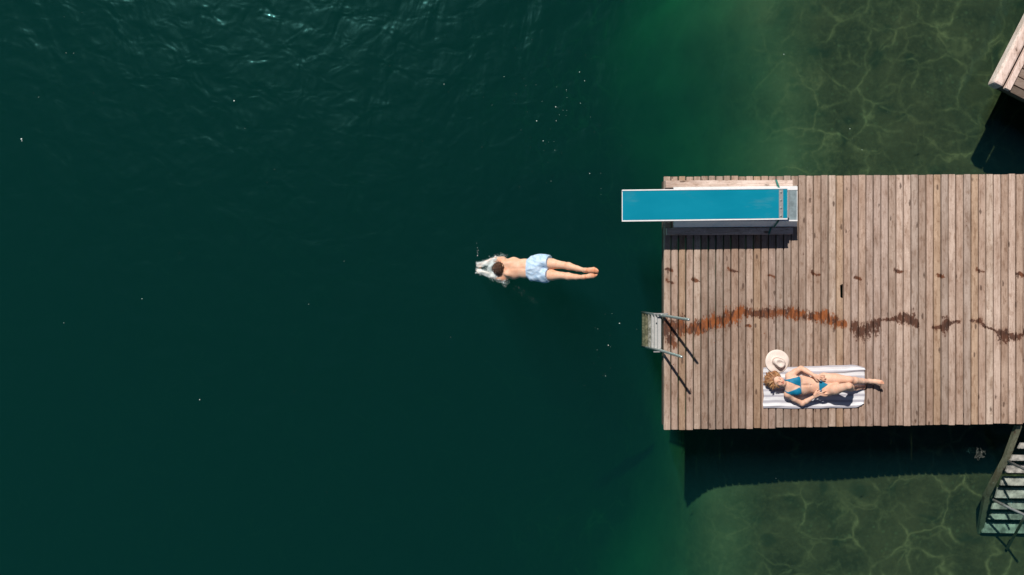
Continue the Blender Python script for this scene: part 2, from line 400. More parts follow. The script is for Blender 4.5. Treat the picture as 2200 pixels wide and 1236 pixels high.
SEG = np.array(SEG, float)
mb = MB(); stains = []; rusty = []
i = 0; x = x_left; NS = 190
prof = [(-.5, -.060), (-.5, -.006), (-.42, 0), (-.23, .0008), (0, .001), (.23, .0008), (.42, 0), (.5, -.006), (.5, -.060)]
while x < 11.5:
    gap = .015 + .005 * random.random(); w = PITCH - gap; xc = x + w / 2
    y1 = edge_top(xc) + random.uniform(-.006, .006); y0 = edge_bot(xc) + random.uniform(-.008, .008)
    if 11 < i < 19 or i < 12: y1 -= .0
    dz = random.uniform(-.003, .003); tilt = random.uniform(-.004, .004); ph = random.uniform(0, 100)
    base = len(mb.v); vs = []
    for s in range(NS + 1):
        f = s / NS; y = y0 + (y1 - y0) * f
        wob = .0022 * mnoise.noise(Vector((ph, y * 1.7, 0))); wl = .0018 * mnoise.noise(Vector((ph, y * 9, 5))); wr = .0018 * mnoise.noise(Vector((ph, y * 9, 9)))
        for (u, v) in prof:
            X = xc + u * w + wob + (wl if u < 0 else wr) * (abs(u) > .4); Z = .6 + v + dz + tilt * u + .002 * mnoise.noise(Vector((ph, y, 2)))
            py = 618 - y / 11.7 * F
            if 1800 < 1100 + (x + w) / 11.7 * F < 1816 and 613 < py < 639 and u > .0: X = xc + min(u, .02 + .012 * (py - 613) / 26 * 5) * w   # the notch broken out of one board
            vs.append(Vector((X, y, Z)))
    m = len(prof)
    fs = [(s * m + j, s * m + j + 1, (s + 1) * m + j + 1, (s + 1) * m + j) for s in range(NS) for j in range(m - 1)]
    fs += [(s * m + m - 1, s * m, (s + 1) * m, (s + 1) * m + m - 1) for s in range(NS)]
    fs += [tuple(reversed(range(m))), tuple(range(NS * m, NS * m + m))]
    fs = [tuple(reversed(f)) for f in fs]
    mb.add(vs, fs)
    x += PITCH; i += 1
pv = np.array([tuple(v) for v in mb.v]); ppx = 1100 + pv[:, 0] / 11.7 * F; ppy = 618 - pv[:, 1] / 11.7 * F
st = np.zeros(len(pv)); bi = np.clip(((pv[:, 0] - x_left) / PITCH).astype(int), 0, 199); jit = np.random.default_rng(3).uniform(-2.2, 2.2, 200)[bi]; jw = np.random.default_rng(4).uniform(.65, 1.25, 200)[bi]; jw = np.where(ppx > 1825, np.random.default_rng(9).uniform(.25, 1.5, 200)[bi], jw)
ppy0 = ppy.copy(); ppy = np.where(ppy > 640, ppy + jit, ppy)
for a in SEG:
    dx, dy = a[3] - a[0], a[4] - a[1]; big_ = max(a[2], a[5]) > 5; t = np.clip(((ppx - a[0]) * dx + (ppy - a[1]) * dy) / (dx * dx + dy * dy + 1e-6), 0, 1)
    d = np.hypot(ppx - a[0] - t * dx, ppy - a[1] - t * dy); w = (a[2] + (a[5] - a[2]) * t) * (jw if big_ else 1) * ((1.3 if max(a[2], a[5]) > 7.5 else .7) if a[0] > 1830 and a[1] > 640 else 1)
    st = np.maximum(st, np.clip(1.15 - .62 * d / w, 0, 1))
ru = np.clip(np.interp(ppx, [1427, 1500, 1580, 1620, 1660, 1700, 1815, 1835], [.35, .9, 1, .45, .45, 1, 1, 0.12]), 0, 1)
ru = np.where(ppy < 640, .35, ru)
jet = empty('jetty', (x_left, 0, .6), 'broad weathered wooden jetty deck of narrow crosswise boards with a rusty brown stain trail', 'jetty')
dk = mb.build('decking', deckwood, jet)
set_attr(dk, 'stain', st); set_attr(dk, 'rusty', ru)
s_ = MB()
for py in (398, 505, 610, 700, 800, 905):
    yy = D(1427, py, 0).y; s_.box(((x_left + .06 + 11.5) / 2, yy, .45), (11.5 - x_left - .06, .07, .16))
s_.build('joists', darkwood, jet)
e = MB(); e.box((x_left + .03, (edge_top(x_left) + edge_bot(x_left)) / 2, .47), (.045, edge_top(x_left) - edge_bot(x_left) - .1, .19)); e.build('end_board', darkwood, jet)
for (xx, py) in ((x_left + 1.3, 430), (x_left + 1.3, 860), (5.2, 430), (5.2, 870), (8.2, 430), (8.2, 870)):
    p = MB(); yy = D(1427, py, 0).y; p.tube([(xx, yy, bed_z(xx, yy) - .5), (xx, yy, .40)], .09, 14); p.build('piling', darkwood, jet, True)

# ================================================================== second jetty, upper right corner
jz = .50
c0 = P(2133, 178, jz); e1 = (P(2200, 47, jz) - c0).normalized(); e2 = Vector((e1.y, -e1.x, 0))
pale = mat_wood('pale_edge_timber', [(.62, .48, .42), (.66, .52, .46)], 1, bumpy=.4)
brown = mat_wood('brown_boards', [(.15, .11, .09), (.22, .165, .135), (.13, .10, .08), (.19, .14, .115)], 0, bumpy=.4)
j2 = empty('jetty', c0, 'corner of a low wooden jetty with pale edge timbers, reaching in at the upper right', 'jetty')
rm = Matrix((e1, e2, Vector((0, 0, 1)))).transposed()
def b2(u0, u1, v0, v1, z0, z1, bev=.006): return ((c0 + e1 * (u0 + u1) / 2 + e2 * (v0 + v1) / 2).xy.to_3d() + Vector((0, 0, (z0 + z1) / 2)), (u1 - u0, v1 - v0, z1 - z0))
q = MB(); c, s = b2(0, 6, 0, .155, jz - .17, jz + .03); q.box(c, s, rm, .035); q.build('edge_timber', pale, j2)
q = MB(); c, s = b2(.0, 6, .185, .27, jz - .03, jz + .035); q.box(c, s, rm, .006); q.build('edge_timber', pale, j2)
q = MB(); u = 0.0
while u < 5.9:
    w = .12 + .02 * random.random(); c, s = b2(u, u + w - .014, .285, 3.6, jz - .04, jz - .008 + random.uniform(-.004, .004)); q.box(c, s, rm, .004); u += w
q.build('decking', brown, j2)
q = MB(); c, s = b2(.03, .08, .10, 3.55, jz - .16, jz - .045); q.box(c, s, rm, .004); c, s = b2(.08, 5.9, .14, .19, jz - .26, jz - .045); q.box(c, s, rm, .004); q.build('fascia', darkwood, j2)  # end board, plus a long side board added to shut out a wedge of light
q = MB(); c, s = b2(.30, 5.9, .35, 3.5, -.25, jz - .06); q.box(c, s, rm, .03); q.build('shadow_block', darkwood, j2)  # unseen solid block, added under the boards to fill out the jetty's shadow
for (u, v) in ((3, .5), (5.5, .5)):
    p = c0 + e1 * u + e2 * v; q = MB(); q.tube([(p.x, p.y, bed_z(p.x, p.y) - .4), (p.x, p.y, jz - .05)], .08, 12); q.build('piling', darkwood, j2, True)

# ================================================================== diving board on its stand
white = mat_plain('white_fibreglass', (.80, .80, .80), .35, var=.05)
def mat_blue():
    t = NT('blue_grip_surface'); c = t.coord()
    spk = t.noise(c, 130, 3, .7); big = t.noise(t.coord((.6, 1.5, 1)), 2.5, 4)
    col = t.mix(t.ramp(big, .3, .7), (.001, .20, .30), (.003, .225, .33))
    col = t.mix(t.ramp(spk, .5, .8, 0, .5), col, (.006, .28, .39))
    wear = t.noise(t.coord((.8, 3.0, 1)), 1.6, 4, .6); col = t.mix(t.ramp(wear, .56, .78, 0, .4), col, (.09, .25, .30))
    t.link(col, t.b.inputs['Base Color']); t.b.inputs['Roughness'].default_value = .7; t.b.inputs['Specular IOR Level'].default_value = .05; t.bump(spk, .35, .003); return t.m
grey_metal = mat_plain('brushed_metal', (.34, .33, .33), .45, .3, .1, 60)
steel = mat_plain('stainless_steel', (.50, .54, .52), .28, .55, .08, 50, .05)
green_strap = mat_plain('green_webbing', (.02, .16, .13), .7, var=.15, scale=60)
def mat_stand():
    t = NT('stand_fibreglass'); c = t.coord((1, 1, 1))
    n = t.noise(c, 3.5, 5, .6); f = t.noise(c, 40, 4)
    col = t.mix(t.ramp(n, .5, .62, 0, .5), (.90, .95, .97), (.66, .80, .88)); col = t.mix(t.ramp(f, .4, .7, 0, .15), col, (.35, .40, .42))
    t.link(col, t.b.inputs['Base Color']); t.b.inputs['Roughness'].default_value = .22; return t.m
db = empty('diving_board', D(1500, 441, 0), 'turquoise blue diving board with white edges reaching over the water on a pale low stand', 'diving board')
BH = .50
A, B, Cc, Dd = D(1336.5, 408, BH), D(1692, 403.5, BH), D(1692, 471.8, BH), D(1336.5, 476.3, BH)
def inset_quad(q, d):
    c = sum(q, Vector()) / 4; return [p + Vector((math.copysign(d, c.x - p.x), math.copysign(d, c.y - p.y), 0)) for p in q]
def slab(q, z0, z1): return [Vector((p.x, p.y, z0)) for p in q], [Vector((p.x, p.y, z1)) for p in q]
bd = [Dd, Cc, B, A]
m = MB(); m.hexa(*slab(bd, .6 + BH - .045, .6 + BH - .008)); o_ = m.build('plank', white, db)
q = inset_quad(bd, .020); q[0].x -= .012; q[3].x -= .012; m = MB(); m.hexa(*slab([q[0], Vector((Cc.x - .004, q[1].y, 0)), Vector((B.x - .004, q[2].y, 0)), q[3]], .6 + BH - .006, .6 + BH)); m.build('grip_surface', mat_blue(), db)
m = MB()  # the raised white rims
for (a, b) in ((Dd, Cc), (A, B)):
    sgn = 1 if a is Dd else -1
    m.hexa(*slab([a, b, b + Vector((0, .016 * sgn, 0)), a + Vector((0, .016 * sgn, 0))] if sgn > 0 else [a + Vector((0, -.016, 0)), b + Vector((0, -.016, 0)), b, a], .6 + BH - .0075, .6 + BH + .006))
m.build('rim', white, db)
m = MB(); m.hexa(*slab([D(1673.3, 469.3, BH), D(1682, 469.2, BH), D(1682, 407.3, BH), D(1673.3, 407.5, BH)], .6 + BH + .0012, .6 + BH + .007)); m.build('clamp_bar', grey_metal, db)
for py in (413, 430, 447, 463.8):
    m = MB(); c = D(1677.8, py, BH + .008); m.tube([c - Vector((0, 0, .004)), c + Vector((0, 0, .004))], .017, 12); m.tube([c + Vector((0, 0, .003)), c + Vector((0, 0, .013))], .010, 6); m.build('bolt', steel, db)
# stand: a low tapered tub, its side walls leaning out towards the base
sh = .33; bh = .095
T = [D(1449, 475.5, sh), D(1713, 475.5, sh), D(1713, 401, sh), D(1447, 403.5, sh)]
Bq = [D(1447, 489, bh), D(1712, 487, bh), D(1712, 399.5, bh), D(1446, 402, bh)]
m = MB(); inn = inset_quad(T, .035)
z = .6 + sh
m.add([*Bq, *T, *inn, *[p - Vector((0, 0, .045)) for p in inn]],
      [(3, 2, 1, 0), (0, 1, 5, 4), (1, 2, 6, 5), (2, 3, 7, 6), (3, 0, 4, 7), (4, 5, 9, 8), (5, 6, 10, 9), (6, 7, 11, 10), (7, 4, 8, 11),
       (8, 9, 13, 12), (9, 10, 14, 13), (10, 11, 15, 14), (11, 8, 12, 15), (12, 13, 14, 15)])
stand = m.build('stand', mat_stand(), db)
m = MB()
for a, b, w in ((T[3], T[2], .050), (T[0], T[1], .018)):
    sg = -1 if a is T[3] else 1
    qd = [a, b, b + Vector((0, w * sg, 0)), a + Vector((0, w * sg, 0))]
    if sg < 0: qd = [qd[3], qd[2], qd[1], qd[0]]
    m.hexa(*slab(qd, z + .002, z + .010))
m.build('rim', white, stand)
m = MB(); m.hexa(*slab([Vector((T[0].x + .02, T[0].y + .02, 0)), Vector((T[1].x - .008, T[1].y + .022, 0)), Vector((T[2].x - .008, T[2].y - .052, 0)), Vector((T[3].x + .02, T[3].y - .052, 0))], z + .001, z + .005)); m.build('top_panel', mat_plain('grey_panel', (.20, .255, .275), .45, var=.3, scale=9), stand)
m = MB(); cx = D(1545, 440, 0)
m.tube([(cx.x, D(0, 470, .42).y, z + .06), (cx.x, D(0, 408, .42).y, z + .06)], .052, 16)
for py in (408, 468): m.box((cx.x, D(0, py, .42).y, z + .03), (.10, .02, .06))
m.build('fulcrum', grey_metal, db, False)
m = MB(); c1 = D(1662, 440, 0); m.box((c1.x, D(0, 440, sh).y, z + .060), (.14, .40, .125), None, .006); m.build('anchor_block', grey_metal, db)
dbm = mat_plain('dark_bolt', (.05, .05, .06), .5, .5)
for px_ in (1595, 1452): m = MB(); m.ball(D(px_, 481, .2), .011, 1); m.build('bolt', dbm, db)
newwood = mat_wood('newer_timber', [(.68, .54, .48), (.64, .51, .45)], 0, bumpy=.35)
for (pa, pb, pc, pd) in (((1430, 403.5), (1703, 401), (1703, 387), (1430, 388)), ((1433, 505), (1704, 503), (1704, 489), (1433, 490.5))):
    m = MB(); qd = [D(*t, .092) for t in (pa, pb, pc, pd)]; m.hexa(*slab(qd, .603, .692)); m.build('bearer', newwood, db)
def strap(pts, w=.028):
    m = MB(); pts = [Vector(p) for p in pts]; vs = []
    for p in pts: vs += [p + Vector((-w / 2, 0, 0)), p + Vector((w / 2, 0, 0)), p + Vector((w / 2, 0, .004)), p + Vector((-w / 2, 0, .004))]
    fs = []
    for i in range(len(pts) - 1):
        for j in range(4): fs.append((i * 4 + j, i * 4 + (j + 1) % 4, i * 4 + 4 + (j + 1) % 4, i * 4 + 4 + j))
    fs += [(3, 2, 1, 0), (len(vs) - 4, len(vs) - 3, len(vs) - 2, len(vs) - 1)]; m.add(vs, fs); return m
strap([D(1667, 386, .02), D(1667.5, 387.3, .11), D(1671, 397, .13), D(1672.5, 401.0, sh + .015), D(1674, 405, sh + .02), D(1672, 440, sh + .005), D(1672, 474.5, sh + .018), D(1671.5, 476.5, sh + .012), D(1662, 488.5, .13), D(1656, 490, .105), D(1652, 502, .103), D(1651, 505, .03)]).build('tie_strap', green_strap, db)

# ================================================================== swim ladder at the jetty's end
def mat_algae():
    t = NT('tread_metal_with_algae'); c = t.coord(); z = t.new('ShaderNodeSeparateXYZ'); t.link(t.new('ShaderNodeNewGeometry').outputs['Position'], z.inputs[0])
    vo = t.new('ShaderNodeTexVoronoi'); vo.inputs['Scale'].default_value = 75; vo.inputs['Randomness'].default_value = .0; t.link(c, vo.inputs['Vector'])
    metal = t.mix(t.ramp(vo.outputs['Distance'], .25, .35, 1, 0), (.44, .44, .43), (.10, .12, .12))
    n = t.noise(c, 25, 5, .7); alg = t.mix(t.ramp(n, .35, .7), (.045, .048, .022), (.19, .185, .11))
    k = t.ramp(t.math('ADD', z.outputs[2], t.math('MULTIPLY', t.math('SUBTRACT', n, .5), .4)), .05, .30, 1, 0)
    t.link(t.mix(k, metal, alg), t.b.inputs['Base Color']); t.b.inputs['Roughness'].default_value = .6; t.bump(n, .5, .01); return t.m
algae = mat_algae()
la = empty('swim_ladder', D(1420, 715, -.1), 'stainless steel swim ladder with pale treads going down from the jetty end into the water', 'ladder')
def lx(z): return 2.225 + .215 * (z - .7)
R1 = [P(1480, 687, 1.49), Vector((lx(.62), -.408, .62)), Vector((lx(-.18), -.392, -.18))]
R2 = [P(1464.5, 767, 1.40), Vector((lx(.62) - .02, -.925, .62)), Vector((lx(-.18), -.920, -.18))]
for Rr in (R1, R2):
    t0 = Rr[0]; d = (Rr[1] - t0).normalized()
    pts = [t0 + Vector((.012, 0, -.004)), t0, t0 + d * .02, *Rr[1:]]
    m = MB(); m.tube(pts, [.014, .019, .02, .02, .02], 12); m.build('rail', steel, la, True)
for i, zz in enumerate((.50, .38, .26, .14, .02, -.10)):
    m = MB(); xx = lx(zz); w = .050
    for dx in (-.5, .5): m.box((xx + dx * w * .94, -.656, zz - .01), (.006, .50, .032))
    m.box((xx, -.656, zz), (w, .50, .006), None)
    m.build('tread', algae, la)
for yy in (-.385, -.945):
    m = MB(); m.box((x_left - .055, yy, .585), (.20, .016, .012)); m.box((x_left + .03, yy, .604), (.05, .022, .006)); m.build('bracket', grey_metal, la)

# ================================================================== submerged steps at the lower right
st_ = empty('bathing_steps', P(2190, 920, .4), 'wide metal bathing steps with a railing sinking under the water at the lower right', 'steps')
rim_ = [(2191, 915, .50), (2165, 985, .18), (2135, 1040, -.14), (2121, 1068, -.34), (2107, 1147, -.82)]
m = MB(); pts = [P(*p) for p in rim_]; vs = []
for p in pts: vs += [p + Vector((-.04, 0, -.07)), p + Vector((.04, 0, -.07)), p + Vector((.04, 0, 0)), p + Vector((-.04, 0, 0))]
fs = [(3, 2, 1, 0), (16, 17, 18, 19)] + [(i * 4 + j, i * 4 + (j + 1) % 4, i * 4 + 4 + (j + 1) % 4, i * 4 + 4 + j) for i in range(4) for j in range(4)]
m.add(vs, fs); m.build('stringer', mat_wood('mossy_stringer', [(.17, .175, .115)], 1), st_)
tread_m = mat_plain('ribbed_tread', (.32, .31, .28), .6, .0, .6, 6, .3)
for (y0, y1, xl, zz) in ((952, 964, 2188, .34), (978, 990, 2171, .20), (998, 1016, 2161, .06), (1024, 1043, 2150, -.09), (1048, 1070, 2139, -.22), (1076, 1094, 2131, -.36), (1100, 1116, 2125, -.50), (1123, 1145, 2110, -.64)):
    zz = zz * 1.15 if zz < 0 else zz; a, b = P(xl + 6, y0, zz), P(xl, y1, zz); W_ = 1.5
    qd = [b, b + Vector((W_, -.02, 0)), a + Vector((W_, -.02, 0)), a]
    m = MB(); m.hexa(*slab(qd, zz - .035, zz))
    n = 26
    for i in range(n): # raised ribs of the grating
        t0 = (i + .3) / n; p0 = b + (a - b) * .06 + Vector((W_ * t0, -.02 * t0, 0)); p1 = a + (b - a) * .06 + Vector((W_ * t0, -.02 * t0, 0))
        m.hexa([p0, p0 + Vector((.018, 0, 0)), p1 + Vector((.018, 0, 0)), p1], [v + Vector((0, 0, .006)) for v in (p0, p0 + Vector((.018, 0, 0)), p1 + Vector((.018, 0, 0)), p1)])
    m.build('tread', tread_m, st_)
rail_m = mat_plain('galvanised_tube', (.40, .40, .39), .4, .7, .2, 30)
for pts in ([(2166, 992, .30), (2200, 1008, .62), (2235, 1022, .95)], [(2133, 1074, -.15), (2168, 1091, .05), (2196, 1104, .22), (2240, 1126, .5)], [(2164, 1179, -.75), (2200, 1113, .0), (2214, 1090, .3)]):
    m = MB(); m.tube([P(*p) for p in pts], .021, 10); m.build('railing', rail_m, st_, True)
# drifting weed sprig beside the steps
m = MB()
for i in range(16):
    p = P(2103 + random.gauss(0, 6), 977 + random.gauss(0, 4), .004); a = random.uniform(0, 6.28); pts = [p]
    for k in range(4): a += random.uniform(-.7, .7); pts.append(pts[-1] + Vector((math.cos(a), math.sin(a), 0)) * .022)
    m.tube(pts, .0018, 4)
tag(m.build('weed_sprig', mat_plain('dry_weed', (.14, .15, .13), .7)), 'small tangle of pale weed drifting in the jetty shadow near the steps', 'weed')

# ================================================================== towel
def mat_towel():
    t = NT('striped_towel'); u = t.new('ShaderNodeAttribute', attribute_name='stripe').outputs['Fac']
    fr = t.math('FRACT', u); m_ = t.math('MULTIPLY', t.ramp(fr, .26, .30), t.ramp(fr, .68, .72, 1, 0))
    c = t.coord(); n = t.noise(c, 220, 3)
    col = t.mix(m_, (.70, .70, .72), (.43, .42, .465)); col = t.mix(t.ramp(n, .4, .7, 0, .15), col, (.55, .58, .62))
    t.link(col, t.b.inputs['Base Color']); t.b.inputs['Roughness'].default_value = .95; t.b.inputs['Specular IOR Level'].default_value = .1
    t.bump(n, .4, .004); return t.m
NX, NY = 120, 56
cA, cB, cC, cD = D(1640, 877.5, .01), D(1857, 877.5, .01), D(1857.5, 783.5, .01), D(1640, 790, .01)
tv = []; tu = []
for j in range(NY + 1):
    for i in range(NX + 1):
        u, v = i / NX, j / NY
        p = (cA * (1 - u) + cB * u) * (1 - v) + (cD * (1 - u) + cC * u) * v
        z = .6 + .012
        z += .012 * max(0, mnoise.noise(Vector((p.x * 2.4, p.y * 8, 0))) + .1) + .005 * mnoise.noise(Vector((p.x * 8, p.y * 20, 4)))
        fold = math.exp(-((v - (.80 + .10 * u + .02 * math.sin(u * 6))) / .025) ** 2) * min(1, max(0, (u - .35) * 3)); z += .022 * fold
        fold = math.exp(-((v - (.055 + .01 * math.sin(u * 7))) / .022) ** 2) * (.5 + .5 * math.sin(u * 9 + 1)); z += .014 * fold
        k = max(0, (u - .90) / .10)
        z += .03 * k * k * max(0, (v - .8) / .2)
        dxy = Vector((.014 * mnoise.noise(Vector((0, v * 5, 2))) * (u > .97 or u < .03), .018 * mnoise.noise(Vector((u * 5, 3, 0))) * (1 if v < .1 else .5), 0))
        if u > .9 and v < .12: dxy += Vector((-.05 * (u - .9) / .1, .06 * ((u - .9) / .1) ** 2, 0)) * (1 - v / .12); z += .02 * (u - .9) / .1
        if u > .85 and v > .9: dxy += Vector((-.01, -.05 * ((u - .85) / .15) ** 2, 0)) * ((v - .9) / .1)
        tv.append(p.xy.to_3d() + dxy + Vector((0, 0, z)))
        py = 877.5 - 94 * v; tu.append((py - 868.5) / 13.0 + 20)
fs = [(j * (NX + 1) + i, j * (NX + 1) + i + 1, (j + 1) * (NX + 1) + i + 1, (j + 1) * (NX + 1) + i) for j in range(NY) for i in range(NX)]
tw = put('towel', tv, fs, mat_towel(), smooth=True); set_attr(tw, 'stripe', tu)
sm = tw.modifiers.new('thick', 'SOLIDIFY'); sm.thickness = .007; sm.offset = -1
tag(tw, 'white and grey striped beach towel spread on the jetty boards under the woman', 'towel')

# ================================================================== hat
def mat_hat():
    t = NT('pale_straw'); c = t.coord(); s = t.new('ShaderNodeAttribute', attribute_name='ring').outputs['Fac']
    w = t.new('ShaderNodeMath', operation='SINE'); t.link(t.math('MULTIPLY', s, 900.0), w.inputs[0])
    n = t.noise(c, 60, 4); col = t.mix(t.ramp(n, .3, .7), (.72, .61, .545), (.78, .67, .60)); col = t.mix(t.ramp(w.outputs[0], -1, 1, 0, .12), col, (.60, .48, .42))
    t.link(col, t.b.inputs['Base Color']); t.b.inputs['Roughness'].default_value = .85; t.bump(w.outputs[0], .15, .002); return t.m
hc = D(1669.8, 777, .03); hat = []; ring = []; fs = []; NA = 72
rp = [(.174, .012), (.172, .016), (.15, .019), (.12, .018), (.095, .018), (.086, .024), (.080, .045), (.074, .075), (.066, .097), (.056, .104), (.044, .100), (.030, .088), (.014, .080), (.001, .079)]
off = Vector((.020, -.018, 0))
for k, (r, z) in enumerate(rp):
    for a in range(NA):
        th = 2 * math.pi * a / NA; rr = r
        if k < 4: z2 = z + .010 * math.sin(2 * th + .6) * (r / .17) ** 2 + .004 * math.sin(5 * th); ox = off * (1 - (r - .095) / .08)
        else:
            # teardrop crown with a pinch
            rr = r * (1 + .16 * math.cos(2 * (th + .5)) - .06 * math.cos(3 * (th + .5))); z2 = z - (.012 * math.exp(-((math.cos(th + .5) - 1) / .3) ** 2) if 7 < k < 11 else 0); ox = off
        if k < 4: ox = off * max(0, min(1, 1 - (r - .095) / .08))
        hat.append(hc + Vector((math.cos(th) * rr, math.sin(th) * rr, z2 - .02)) + ox); ring.append(r + z)
for k in range(len(rp) - 1): fs += [(k * NA + a, k * NA + (a + 1) % NA, (k + 1) * NA + (a + 1) % NA, (k + 1) * NA + a) for a in range(NA)]
he = empty('sun_hat', hc, 'wide brimmed cream straw sun hat lying above the woman\'s head on the towel edge', 'hat')
ho = put('hat_body', hat, fs, mat_hat(), he, True); set_attr(ho, 'ring', ring); sm = ho.modifiers.new('t', 'SOLIDIFY'); sm.thickness = .003
m = MB(); vs = []
for z, g in ((.020, .089), (.036, .0845)):
    for a in range(NA):
        th = 2 * math.pi * a / NA; rr = g * (1 + .16 * math.cos(2 * (th + .5)) - .06 * math.cos(3 * (th + .5))); vs.append(hc + off + Vector((math.cos(th) * rr, math.sin(th) * rr, z)))
m.add(vs, [(a, (a + 1) % NA, NA + (a + 1) % NA, NA + a) for a in range(NA)]); m.build('hat_band', mat_plain('hat_ribbon', (.60, .47, .41), .8), he, True)

# ================================================================== people
def frame(d, n):
    d = Vector(d).normalized(); n = Vector(n); n = (n - d * n.dot(d)).normalized(); r = d.cross(n)
    return d, n, r
def head(s, C, d, n, face=True, k=.02):
    """C = centre of the head; d = towards the chin; n = out of the face"""
    d, n, r = frame(d, n); M = [tuple(d), tuple(r), tuple(n)]
    q = lambda a, b, c: C + d * a + r * b + n * c
    s.ell(q(-.022, 0, -.012), M, (.093, .076, .094), k)
    s.ell(q(.040, 0, .030), M, (.066, .058, .054), .035)          # face
    s.cone(q(.070, .0, .040), q(.092, 0, .052), .034, .020, .025)      # chin
    for sd in (-1, 1):
        s.cone(q(.045, .052 * sd, -.005), q(.088, .018 * sd, .040), .018, .016, .03)   # jaw
        s.ell(q(.010, .077 * sd, -.006), M, (.030, .009, .017), .008)   # ear
        s.ell(q(.034, .036 * sd, .066), M, (.020, .018, .012), .02)   # cheek
    if face:
        s.cone(q(-.008, -.030, .079), q(-.008, .030, .079), .010, .010, .02)          # brow
        s.cone(q(.004, 0, .084), q(.038, 0, .100), .006, .011, .010)    # nose
        for sd in (-1, 1):
            s.ell(q(.008, .031 * sd, .081), M, (.016, .017, .010), .006, sub=True)
            s.ell(q(.009, .031 * sd, .072), M, (.012, .015, .012), .004)   # closed lid
            s.ell(q(.038, .010 * sd, .090), M, (.008, .008, .008), .006)
        s.cone(q(.058, -.018, .080), q(.058, .018, .080), .0065, .0065, .006)
        s.cone(q(.067, -.014, .081), q(.067, .014, .081), .0075, .0075, .006)
    return q
def hand(s, wrist, knuckle, tips, thumb, up, pw=.036, rf=.0092, arch=.007):
    """palm from wrist to the knuckle centre, four fingers to their tips, a thumb from the side of the palm"""
    wrist = Vector(wrist); kn = Vector(knuckle); up = Vector(up).normalized(); ax = (kn - wrist).normalized()
    up = (up - ax * up.dot(ax)).normalized(); sd = ax.cross(up)
    if (tips[0] - kn).dot(sd) < (tips[-1] - kn).dot(sd): sd = -sd     # sd points to the index side
    for f in (-.72, 0, .72): s.cone(wrist.lerp(kn, .18) + sd * f * pw * .55, kn + sd * f * pw, .017, .0125, .012)
    for f, tp in zip((.95, .32, -.32, -.92), tips):
        k0 = kn + sd * f * pw * .95; t = Vector(tp); l = (t - k0).length
        m1 = k0.lerp(t, .45) + up * arch; m2 = k0.lerp(t, .75) + up * arch * .8
        s.chain([k0, m1, m2, t], [rf * 1.12, rf * 1.05, rf * .98, rf * .8], .005)
    b0 = wrist.lerp(kn, .25) + sd * pw * .75; t = Vector(thumb); m1 = b0.lerp(t, .55) + sd * .008 + up * .004
    s.chain([b0, m1, t], [.0145, .0115, .009], .008)
def tints(V, items):
    """items: (centre, radius, rgb) soft spots of colour (lips, lids, nails ...)"""
    c = np.ones((len(V), 3))
    for (p, rad, rgb) in items:
        w = np.clip(1.3 - np.linalg.norm(V - np.array(p), axis=1) / rad, 0, 1)[:, None]; c = c * (1 - w) + np.array(rgb) * w
    return c

# ---------------------------------------------------------------- the sunbathing woman
skinF = mat_skin('light_skin', (.72, .47, .35), (.66, .37, .25))
we = empty('person', D(1720, 828, .02), 'woman in a blue bikini lying on her back on the striped towel, knees slightly raised', 'person')
s = SDF((3.70, -1.86, .600), (5.70, -1.10, 1.14), .0052)
s.cone(D(1700, 828, .112), D(1723, 828, .105), .092, .086, .03, (1, 1.46, 1))
s.cone(D(1723, 828, .105), D(1745, 827, .093), .084, .076, .05, (1, 1.48, 1))
s.cone(D(1757, 826.5, .098), D(1768, 826, .100), .088, .092, .06, (1, 1.58, 1))
for py in (816, 840): s.ell(D(1712, py, .168), np.eye(3), (.060, .056, .048), .035)
NK = D(1696.5, 828.5, .115)
s.cone(D(1683, 824.5, .125), NK, .043, .052, .03)
for (yy, ex) in ((808, 1695), (847.5, 1692)): s.cone(D(1699, 828, .13), D(ex, yy, .105), .052, .046, .035)
# collarbones, ribs and navel
for yy in (810, 845): s.cone(D(1699, 828 + (1 if yy > 828 else -1) * 2, .196), D(1698, yy, .155), .008, .008, .015)
s.cone(D(1742, 828, .172), D(1743, 828, .172), .008, .008, .012, sub=True)
s.cone(D(1724, 828, .205), D(1738, 828, .19), .006, .006, .03, sub=True)
# arms
s.chain([D(1695, 808, .105), D(1708, 799, .085), D(1721, 791.5, .062)], [.046, .042, .035], .03)
s.chain([D(1721, 791.5, .062), D(1731, 796.5, .105), D(1750, 808, .195)], [.035, .036, .0235], .02)
s.chain([D(1692, 847, .100), D(1706, 857, .075), D(1723, 867.5, .055)], [.046, .042, .035], .03)
s.chain([D(1723, 867.5, .055), D(1732, 862.5, .085), D(1750, 852, .165)], [.035, .036, .0235], .02)
hand(s, D(1750, 808, .198), D(1760.5, 811.2, .225), [D(1765, 820.3, .205), D(1773.3, 818.0, .213), D(1774.8, 813.0, .216), D(1771.8, 807.0, .205)], D(1757.5, 820, .195), (0, 0, 1))
hand(s, D(1750, 852, .168), D(1758.8, 846.2, .205), [D(1765, 837.5, .205), D(1772, 840.5, .212), D(1777.2, 846.3, .200), D(1775.8, 850.6, .180)], D(1756.5, 837.5, .19), (0, -.25, 1))
